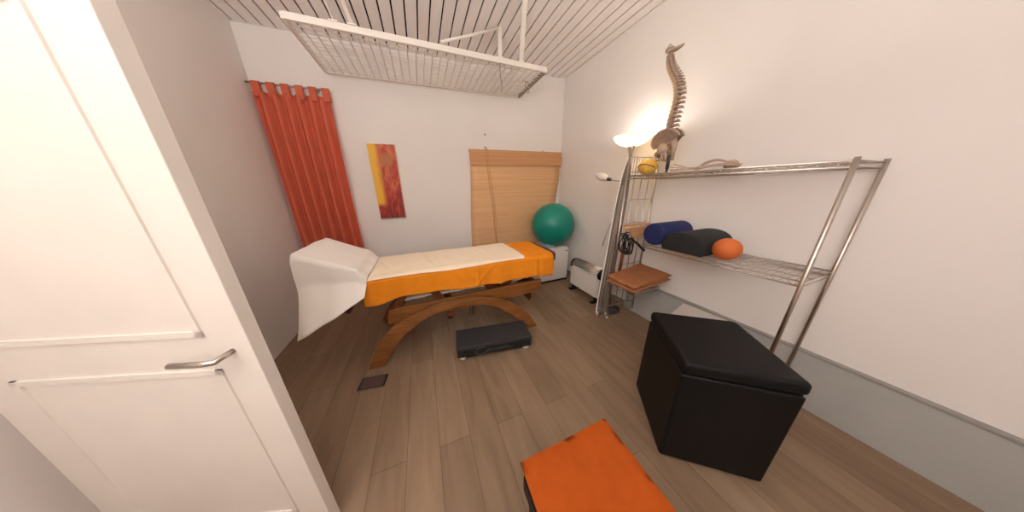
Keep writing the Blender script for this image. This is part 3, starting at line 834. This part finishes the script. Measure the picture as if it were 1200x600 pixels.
tube(bm, spline([ibm(-.060, -.01, 1.12), ibm(-.085, -.01, 1.02), ibm(-.105, -.01, .92), ibm(-.11, -.01, .86)], 5), .008, 8)
obj('iron_rest', bm, M['silver'], ib, smooth=True)

# ------------------------------------------------------------------ tools hanging on the rack end
wt = thing('wooden_hanger_tool', 'pale wooden half round tool with two bars hooked on the rack end', 'wooden tool', (2.08, 1.58, 1.08))
obj('bar', box(BM(), 1.90, 2.27, 1.575, 1.605, 1.10, 1.118), M['palewood'], wt, bevel=.003)
obj('bar', box(BM(), 1.88, 2.25, 1.540, 1.572, 1.068, 1.088), M['palewood'], wt, bevel=.003)
bm = BM(); prism(bm, [(2.06 + .115 * math.cos(a), 1.555, 1.066 + .095 * math.sin(a)) for a in [PI + PI * i / 18 for i in range(19)]], (0, -.018, 0))
obj('half_disc', bm, M['palewood'], wt, bevel=.003)
random.seed(4)
bm = BM()
for k_ in range(7):
    c0 = V((1.98 + random.uniform(-.05, .05), 1.575 + random.uniform(-.015, .015), .91)); q = []
    rx_, rz_ = random.uniform(.03, .075), random.uniform(.06, .13)
    ph0 = random.uniform(0, 6)
    for t in range(12):
        a = 2 * PI * t / 12
        q.append(c0 + V((rx_ * math.cos(a + ph0 * .2) + .012 * math.sin(3 * a + ph0), .016 * math.sin(2 * a + ph0), rz_ * math.sin(a) + .01 * math.cos(2 * a + ph0))))
    tube(bm, spline(q, 3, True), .0055, 6, closed=True)
T(obj('cable_bundle', bm, M['blackplastic'], smooth=True), 'tangled bundle of black cords hanging on the rack below the wooden tool', 'cable')
bm = BM(); tube(bm, [(1.99, 1.555, .97), (2.10, 1.55, .90), (2.20, 1.545, .82)], [.010, .012, .015], 10)
T(obj('black_strap_handle', bm, M['blackplastic'], smooth=True), 'slanted black handle sticking out beside the cord bundle on the rack', 'handle')
bm = BM(); tube(bm, [(1.965, 1.60, .93), (1.96, 1.60, .70), (1.95, 1.60, .56)], [.014, .018, .016], 10)
T(obj('brown_strap', bm, M['wooddark'], smooth=True), 'brown strap hanging down the rack end below the cord bundle', 'strap')

# ------------------------------------------------------------------ things on the shelves
yb = thing('yellow_ball', 'yellow ball with dark seam on the top shelf beside the spine model', 'ball', (2.06, 1.555, 1.588))
bm = BM(); sphere(bm, (2.06, 1.555, 1.663), .073, (1.08, 1.08, .98)); obj('ball_body', bm, M['yellow'], yb, smooth=True)
bm = BM()
tube(bm, [V((2.06, 1.555, 1.663)) + Matrix.Rotation(.5, 3, 'Y') @ V((.0795 * math.cos(a), .0795 * math.sin(a), -.02)) for a in [PI * .62 + PI * .85 * i / 16 for i in range(17)]], .0035, 6)
obj('seam', bm, M['seam'], yb, smooth=True)

def roll(name, lab, cat, c, r, l, dirv, m, m2=None, flat=0):
    dirv = V(dirv).normalized(); rot = V((0, 0, 1)).rotation_difference(dirv).to_matrix().to_4x4()
    bm = BM(); n = 36
    prof = [(.002, 0), (r - .012, 0), (r - .003, .003), (r, .012), (r, l / 2), (r, l - .012), (r - .003, l - .003), (r - .012, l), (.002, l)]
    lathe(bm, prof, c, n, rot)
    if flat:
        for v in bm.verts:
            if v.co.z < c[2] - flat: v.co.z = c[2] - flat
    return T(obj(name, bm, m, smooth=True), lab, cat)
o = roll('bolster', 'navy blue bolster roll on the middle rack shelf', 'bolster', (1.90, 1.275, 1.078), .098, .37, (1, -.02, .0), M['bluefoam'])
bm = BM()
sec = [(-.15, .0), (-.155, .05), (-.12, .12), (-.05, .155), (.04, .155), (.11, .12), (.14, .04), (.13, 0)]
sec = [(v.x, v.y) for v in spline([(a, b, 0) for a, b in sec], 4)]
prism(bm, [(1.875, 1.035 + a * 1.0, .978 + max(0, b)) for a, b in sec], (.40, 0, 0))
T(obj('half_bolster', bm, M['blackfoam'], bevel=.012, smooth=True), 'black half round bolster lying next to the navy roll', 'bolster')
bm = BM(); sphere(bm, (1.985, .80, 1.052), .078); 
T(obj('orange_ball', bm, M['orangeball'], smooth=True), 'small orange ball at the near end of the middle shelf', 'ball')

# folded tan towel on the low shelf
def folded(name, lab, quad, z0, layers, th, m, over=0, seed=1):
    t_ = thing(name, lab, 'towel', tuple(sum((V(p) for p in quad), V((0, 0, 0))) / 4)[:2] + (z0,))
    for k_ in range(layers):
        bm = BM(); g = [[], []]
        n_ = 18
        for sgn in (0, 1):
            for j in range(n_ + 1):
                row = []
                for i in range(n_ + 1):
                    u, v = i / n_, j / n_
                    p_ = (V(quad[0]) * (1 - u) + V(quad[1]) * u) * (1 - v) + (V(quad[3]) * (1 - u) + V(quad[2]) * u) * v
                    ed = min(u, v, 1 - u, 1 - v)
                    puff = th * min(1, (ed / .06) ** .5) * .5
                    zz = z0 + th * (k_ + .5) + (puff if sgn else -puff) + .006 * nz(u * 4 + k_ * 3 + seed, v * 4, seed) * (1 if sgn else 0) + (.004 if k_ else 0)
                    off = V((random.Random(k_ + seed).uniform(-.008, .008), random.Random(k_ * 7 + seed).uniform(-.008, .008), 0))
                    q_ = V((p_.x, p_.y, p_.z + zz)) + off
                    row.append(bm.verts.new(q_))
                g[sgn].append(row)
            for j in range(n_):
                for i in range(n_):
                    R = g[sgn]; bm.faces.new((R[j][i], R[j][i + 1], R[j + 1][i + 1], R[j + 1][i]))
        bmesh.ops.remove_doubles(bm, verts=bm.verts, dist=.0004)
        obj('fold', bm, m, t_, smooth=True)
    return t_
folded('folded_towel', 'folded tan towel lying on the lowest shelf of the wire rack',
       [(1.765, 1.60, -.016), (1.80, 1.285, -.036), (2.225, 1.235, .055), (2.25, 1.60, .055)], .518, 2, .042, M['tan'], seed=5)

# skeletal hand and forearm model on the top shelf
hd = thing('hand_skeleton', 'bone coloured skeletal hand model lying on the top rack shelf', 'anatomy model', (2.05, 1.15, 1.59))
zt = 1.597
tips = [((2.03, 1.305, zt + .062), (2.05, 1.225, zt + .03)), ((2.0, 1.315, zt + .04), (2.04, 1.225, zt + .025)), ((1.99, 1.31, zt + .018), (2.03, 1.222, zt + .018)),
        ((1.995, 1.30, zt + .004), (2.02, 1.22, zt + .012)), ((2.10, 1.28, zt + .03), (2.06, 1.20, zt + .02))]
for tp, kn in tips:
    bm = BM(); tp, kn = V(tp), V(kn); wr_ = V((2.05, 1.15, zt + .018))
    pts = [tp, tp.lerp(kn, .3), tp.lerp(kn, .33), tp.lerp(kn, .62), tp.lerp(kn, .66), kn, kn.lerp(wr_, .08), kn.lerp(wr_, .9)]
    tube(bm, pts, [.003, .0045, .0035, .005, .0036, .006, .004, .0055], 8)
    obj('finger', bm, M['bone'], hd, smooth=True)
bm = BM()
for dx, dy in ((-.012, 0), (.004, .005), (.016, -.002), (-.006, -.014), (.012, -.016)):
    sphere(bm, (2.05 + dx, 1.148 + dy, zt + .017), .010, u=10, v=7)
obj('wrist_bones', bm, M['bone'], hd, smooth=True)
for dz, dx in ((.012, 0), (.022, .022)):
    bm = BM(); tube(bm, spline([(2.045 + dx, 1.135, zt + dz), (2.05 + dx, 1.05, zt + dz + .012), (2.055 + dx, .95, zt + dz + .012), (2.06 + dx, .90, zt + dz)], 5), [.009] + [.006] * 14 + [.011], 8)
    obj('forearm_bone', bm, M['bone'], hd, smooth=True)
fb = thing('foot_skeleton', 'curved skeletal bone model leaning on the top shelf beyond the hand', 'anatomy model', (2.14, 1.12, 1.59))
for k_ in range(3):
    bm = BM(); tube(bm, spline([(2.13 + k_ * .012, 1.21 - k_ * .01, zt + .02), (2.14, 1.15, zt + .045 + k_ * .006), (2.15, 1.08, zt + .068 + k_ * .004), (2.15, 1.0, zt + .05)], 5), .0055, 7)
    obj('long_bone', bm, M['bone'], fb, smooth=True)
bm = BM(); sphere(bm, (2.15, .985, zt + .03), .034, (1, 1.3, 1), 14, 10); obj('heel_bone', bm, M['bone'], fb, smooth=True)

# ------------------------------------------------------------------ spine model
sp = thing('spine_model', 'life size bone coloured spine and pelvis model standing on the rack shelf', 'spine model', (2.12, 1.41, 1.59))
SX = 2.12
# centre line (y, z) fitted to the photograph's silhouette at x = 2.12
import_line = SPINE = [(1.583, 2.540), (1.571, 2.480), (1.548, 2.425), (1.512, 2.365), (1.484, 2.315), (1.462, 2.262), (1.450, 2.212), (1.448, 2.165), (1.450, 2.120), (1.457, 2.070), (1.462, 2.020), (1.462, 1.970), (1.458, 1.925)]
cl = spline([(SX, y, z) for y, z in SPINE], 12)
# resample by arc length into 24 vertebrae
acc = [0]
for a, b in zip(cl[:-1], cl[1:]): acc.append(acc[-1] + (b - a).length)
def at(s_):
    for i in range(len(acc) - 1):
        if acc[i + 1] >= s_:
            t = (s_ - acc[i]) / max(1e-9, acc[i + 1] - acc[i]); return cl[i].lerp(cl[i + 1], t), (cl[i + 1] - cl[i]).normalized()
    return cl[-1], (cl[-1] - cl[-2]).normalized()
W = [.75 + .9 * (i / 23) for i in range(24)]; tot = sum(W); pos = 0
for i in range(24):
    seg = acc[-1] * W[i] / tot; c, dn_ = at(pos + seg / 2); pos += seg
    dn_ = -dn_                                 # up direction of this vertebra
    back = V((0, -1, 0)); back = (back - dn_ * back.dot(dn_)).normalized(); side = dn_.cross(back)
    fr_ = Matrix(((side.x, back.x, dn_.x, c.x), (side.y, back.y, dn_.y, c.y), (side.z, back.z, dn_.z, c.z), (0, 0, 0, 1)))
    t = i / 23
    rb = .018 + .013 * t; hgt = seg * .42
    bm = BM()
    lathe(bm, [(rb * .9, -hgt), (rb, -hgt * .9), (rb * .86, 0), (rb, hgt * .9), (rb * .9, hgt)], (0, 0, 0), 16, Matrix.Diagonal((1.15, .9, 1, 1)))
    # arch
    for sx in (-1, 1):
        tube(bm, [(sx * rb * .7, rb * .5, 0), (sx * rb * .85, rb * 1.25, 0), (0, rb * 1.75, -.002)], .0048 + .002 * t, 6)
        wx = rb * (1.9 if t > .25 else 1.5)
        tube(bm, [(sx * rb * .7, rb * 1.1, 0), (sx * wx, rb * 1.5, .002)], [.006 + .002 * t, .004], 6)
        sphere(bm, (sx * rb * .7, rb * 1.3, hgt * .8), .006 + .002 * t, u=8, v=6)
    # spinous process
    sphere(bm, (0, rb * 1.35, 0), rb * .62, (1.1, .9, min(1, hgt / rb * 1.3)), u=10, v=7)
    ln = (.014 + .008 * min(1, t * 2.2)) if i > 0 else .006
    dr = -.010 * math.sin(PI * min(1, max(0, (t - .1) / .7)))
    tube(bm, [(0, rb * 1.6, 0), (0, rb * 1.6 + ln * .6, dr * .5), (0, rb * 1.6 + ln, dr)], [.0065, .0052 + .003 * t, .0045 + .005 * t], 6)
    bm.transform(fr_)
    obj('vertebra', bm, M['bone'], sp, smooth=True)
    if i < 23:
        c2, d2 = at(pos); rot = V((0, 0, 1)).rotation_difference(d2).to_matrix().to_4x4()
        bm = BM(); lathe(bm, [(rb * .9, -seg * .10), (rb * 1.0, 0), (rb * .9, seg * .10)], c2, 14, rot)
        obj('disc', bm, M['bonedark'], sp, smooth=True)
    for sx in ((-1, 1) if 3 < i < 20 else ()):
        bm = BM()
        tube(bm, [fr_ @ V((sx * rb * .8, rb * .7, -hgt)), fr_ @ V((sx * rb * 1.35, rb * .2, -hgt - .006)), fr_ @ V((sx * rb * 1.6, -rb * .5, -hgt - .014))], .0022, 5)
        obj('nerve', bm, M['nerve'], sp, smooth=True)
# occipital plate, ring and hanging hook on top
bm = BM()
top = V((SX, 1.578, 2.562))
q = [(top.x, top.y + .035, top.z + .018), (top.x - .02, top.y + .01, top.z + .026), (top.x, top.y - .02, top.z + .022), (top.x + .02, top.y + .01, top.z + .016)]
tube(bm, spline(q, 6, True), .008, 8, closed=True)
pl = [(0.022, .03, 0), (-.022, .03, 0), (-.03, -.02, -.006), (-.02, -.06, -.006), (0, -.105, -.004), (.02, -.06, -.006), (.03, -.02, -.006)]
pl2 = spline([V((a, b * 1.0, c_)) for a, b, c_ in pl], 4, True)
prism(bm, [top + v + V((0, -.005, -.002)) for v in pl2], (0, 0, .014))
obj('skull_base', bm, M['bone'], sp, smooth=False)
bm = BM(); q = [top + V((0, .012 + .016 * math.cos(a), .034 + .022 * math.sin(a))) for a in [-.6 + i * (PI + 1.2) / 14 for i in range(15)]]
tube(bm, q, .0026, 6); obj('hanging_hook', bm, M['chrome'], sp, smooth=True)
# sacrum
bm = BM()
cs = spline([(SX, 1.452, 1.925), (SX, 1.430, 1.885), (SX, 1.405, 1.845), (SX, 1.392, 1.80), (SX, 1.398, 1.755)], 5)
tube(bm, cs, [.040, .040, .040, .039, .038, .037, .036, .034, .032, .030, .028, .026, .024, .021, .019, .017, .015, .013, .010, .008, .006], 14)
for v in bm.verts: v.co.x = SX + (v.co.x - SX) * 1.25
for v in bm.verts: v.co.y = v.co.y
obj('sacrum', bm, M['bone'], sp, smooth=True)
# hip bones: a flared ilium blade, a socket and a ring of pubis and ischium on each side
for sx in (-1, 1):
    bm = BM(); nu_, nv_ = 16, 10; G = []
    def ilium(u, v):
        # u around the crest back to front, v from socket up to crest
        ang = math.radians(40 + u * 142)            # 0 = backwards (-Y), 180 = forwards (+Y)
        rad = (.022 + v * (.092 + .022 * math.sin(u * PI) - .030 * max(0, (u - .78) / .22) ** 2))
        y = 1.440 - math.cos(ang) * rad * 1.05; z = 1.812 + math.sin(ang) * rad * 1.06
        x = .050 + .032 * v ** 1.3 * math.sin(u * PI * .9) - .026 * (1 - u) * v - .010 * u * v
        return V((SX + sx * x, y, z))
    for j in range(nv_ + 1): G.append([bm.verts.new(ilium(i / nu_, j / nv_)) for i in range(nu_ + 1)])
    for j in range(nv_):
        for i in range(nu_): bm.faces.new((G[j][i], G[j][i + 1], G[j + 1][i + 1], G[j + 1][i]))
    r_ = bmesh.ops.solidify(bm, geom=bm.faces[:], thickness=.009)
    crest = [ilium(i / 14, 1.0) for i in range(15)]
    tube(bm, crest, .0085, 8)
    sphere(bm, (SX + sx * .060, 1.452, 1.800), .042, (.7, 1, 1.1), 14, 10)
    # obturator ring
    c_ = V((SX + sx * .045, 1.486, 1.748)); ring = []
    for t in range(18):
        a = 2 * PI * t / 18
        ring.append(c_ + V((-sx * .022 * math.cos(a), .048 * math.cos(a), .036 * math.sin(a) + .010 * math.cos(a))))
    tube(bm, ring, .010, 8, closed=True)
    tube(bm, [(SX + sx * .058, 1.440, 1.80), (SX + sx * .052, 1.425, 1.75), (SX + sx * .045, 1.418, 1.712)], [.020, .016, .014], 10)
    tube(bm, [(SX + sx * .058, 1.47, 1.79), (SX + sx * .035, 1.505, 1.768), (SX + sx * .006, 1.52, 1.752)], [.014, .011, .012], 8)
    obj('hip_bone', bm, M['bone'], sp, smooth=True)
bm = BM(); tube(bm, [(SX - .02, 1.405, 1.745), (SX - .02, 1.402, 1.63)], .014, 14); tube(bm, [(SX - .02, 1.402, 1.632), (SX - .02, 1.402, 1.605)], .009, 10)
lathe(bm, [(.045, 0), (.045, .006), (.016, .012)], (SX - .02, 1.402, 1.590), 20)
obj('stand_rod', bm, M['rod'], sp, smooth=True)

# ------------------------------------------------------------------ black leatherette cube
ca = math.atan2(-.129, .169)
cb_ = thing('leather_cube', 'tall black leatherette cube stool in front of the wire rack', 'stool', (1.4367, .4808, 0), ca)
cm = Matrix.Translation((1.0985, .4623, 0)) @ Matrix.Rotation(math.atan2(-.129, .169), 4, 'Z')
bm = BM(); box(bm, 0, .46, 0, .48, .012, .60, mt=cm); obj('cube_body', bm, M['blackleather'], cb_, bevel=.014, smooth=False)
bm = BM(); box(bm, -.002, .462, -.002, .482, .603, .672, mt=cm); obj('lid', bm, M['blackleather'], cb_, bevel=.022, smooth=False)
for ax, ay in ((.04, .04), (.42, .04), (.04, .44), (.42, .44)):
    bm = BM(); lathe(bm, [(.018, 0), (.018, .012)], cm @ V((ax, ay, 0)), 12); obj('foot', bm, M['blackplastic'], cb_)

# ------------------------------------------------------------------ near stool with orange towel
ns_ = thing('black_stool', 'low black padded stool under the folded orange towel', 'stool', (.45, .30, 0))
bm = BM(); box(bm, .236, .665, .065, .49, .32, .425); obj('seat', bm, M['blackleather'], ns_, bevel=.02)
bm = BM(); box(bm, .26, .645, .08, .475, .05, .318); obj('base_box', bm, M['blackleather'], ns_, bevel=.01)
for x, y in ((.285, .105), (.62, .105), (.285, .45), (.62, .45)):
    bm = BM(); lathe(bm, [(.02, 0), (.022, .05)], (x, y, 0), 12); obj('foot', bm, M['blackplastic'], ns_)
folded('orange_towel', 'folded bright orange towel lying on the low black padded stool',
       [(.240, .506, 0), (.682, .516, 0), (.668, .05, 0), (.228, .03, 0)], .427, 2, .014, M['orangetowel'], seed=2)

# small pieces that belong to a part of their thing become sub-parts (all parts sit at their thing's origin)
for root in [o for o in COL.objects if o.type == 'EMPTY']:
    kids = {}
    for c in root.children: kids.setdefault(c.name.split('.')[0], []).append(c)
    for small, big in (('lettering', 'body'), ('painted_face', 'canvas'), ('headrest_bar', 'headrest'), ('headrest_frame', 'headrest'), ('reading_shade', 'reading_arm'),
                       ('reading_socket', 'reading_arm'), ('badge', 'door'), ('trim_line', 'body'), ('hanging_hook', 'skull_base'), ('seam', 'ball_body'),
                       ('metal_edge', 'body'), ('screen', 'body'), ('hook', 'headrail'), ('cover_hem', 'board'), ('rubber_foot', 'folded_leg'), ('socket', 'glass_bowl'), ('cushion_edge', 'cushion')):
        if small in kids and big in kids:
            for c in kids[small]: c.parent = kids[big][0]

# ------------------------------------------------------------------ lights
def light(name, kind, loc, energy, color, size=.1, rot=None):
    l = bpy.data.lights.new(name, kind); l.energy = energy; l.color = color
    if kind == 'AREA': l.size = size
    else: l.shadow_soft_size = size
    o = bpy.data.objects.new(name, l); COL.objects.link(o); o.location = loc
    if rot: o.rotation_euler = rot
    return o
light('torchiere_bulb', 'POINT', (LX, LY, 1.950), 5.8, (1, .94, .87), .045)
# weak fill light added high behind the viewer, no such fixture known
light('ceiling_fill', 'AREA', (.3, -.75, 3.02), .6, (1, .97, .93), .45)
light('upward_fill', 'AREA', (-.8, -.35, 2.0), 66, (1, .985, .98), .35, (PI, 0, 0))  # added unseen fill aimed up, bounces off the ceiling for ambience
light('rear_fill', 'AREA', (.1, -1.2, 1.95), 11, (1, .985, .98), 1.3, (math.radians(97), 0, 0))  # added soft fill behind the viewer to brighten the back wall

w = bpy.data.worlds.new('world'); scn.world = w; w.use_nodes = True
w.node_tree.nodes['Background'].inputs[0].default_value = (.9, .85, .8, 1)
w.node_tree.nodes['Background'].inputs[1].default_value = .1

# ------------------------------------------------------------------ camera
f, cx, cy, yaw, pitch, roll_ = 248.0993, 589.7588, 300.0129, .3513, .3092, -.0245
fw = V((math.sin(yaw) * math.cos(pitch), math.cos(yaw) * math.cos(pitch), -math.sin(pitch)))
rt = V((math.cos(yaw), -math.sin(yaw), 0)); upv = rt.cross(fw)
r2 = rt * math.cos(roll_) + upv * math.sin(roll_); u2 = -rt * math.sin(roll_) + upv * math.cos(roll_)
cam = bpy.data.cameras.new('camera'); co = bpy.data.objects.new('camera', cam); COL.objects.link(co)
cam.sensor_width = 36; cam.sensor_fit = 'HORIZONTAL'; cam.lens = f / 1200 * 36
cam.shift_x = (600 - cx) / 1200; cam.shift_y = 0; cam.clip_start = .02
co.matrix_world = Matrix(((r2.x, u2.x, -fw.x, 0), (r2.y, u2.y, -fw.y, 0), (r2.z, u2.z, -fw.z, 1.5), (0, 0, 0, 1)))
scn.camera = co
scn.view_settings.view_transform = 'Standard'; scn.view_settings.look = 'None'
scn.view_settings.exposure = 0.22; scn.view_settings.gamma = 1; scn.view_settings.use_curve_mapping = False
scn.cycles.use_denoising = True
scn.cycles.max_bounces = 10; scn.cycles.diffuse_bounces = 8
scn.cycles.sample_clamp_indirect = 6
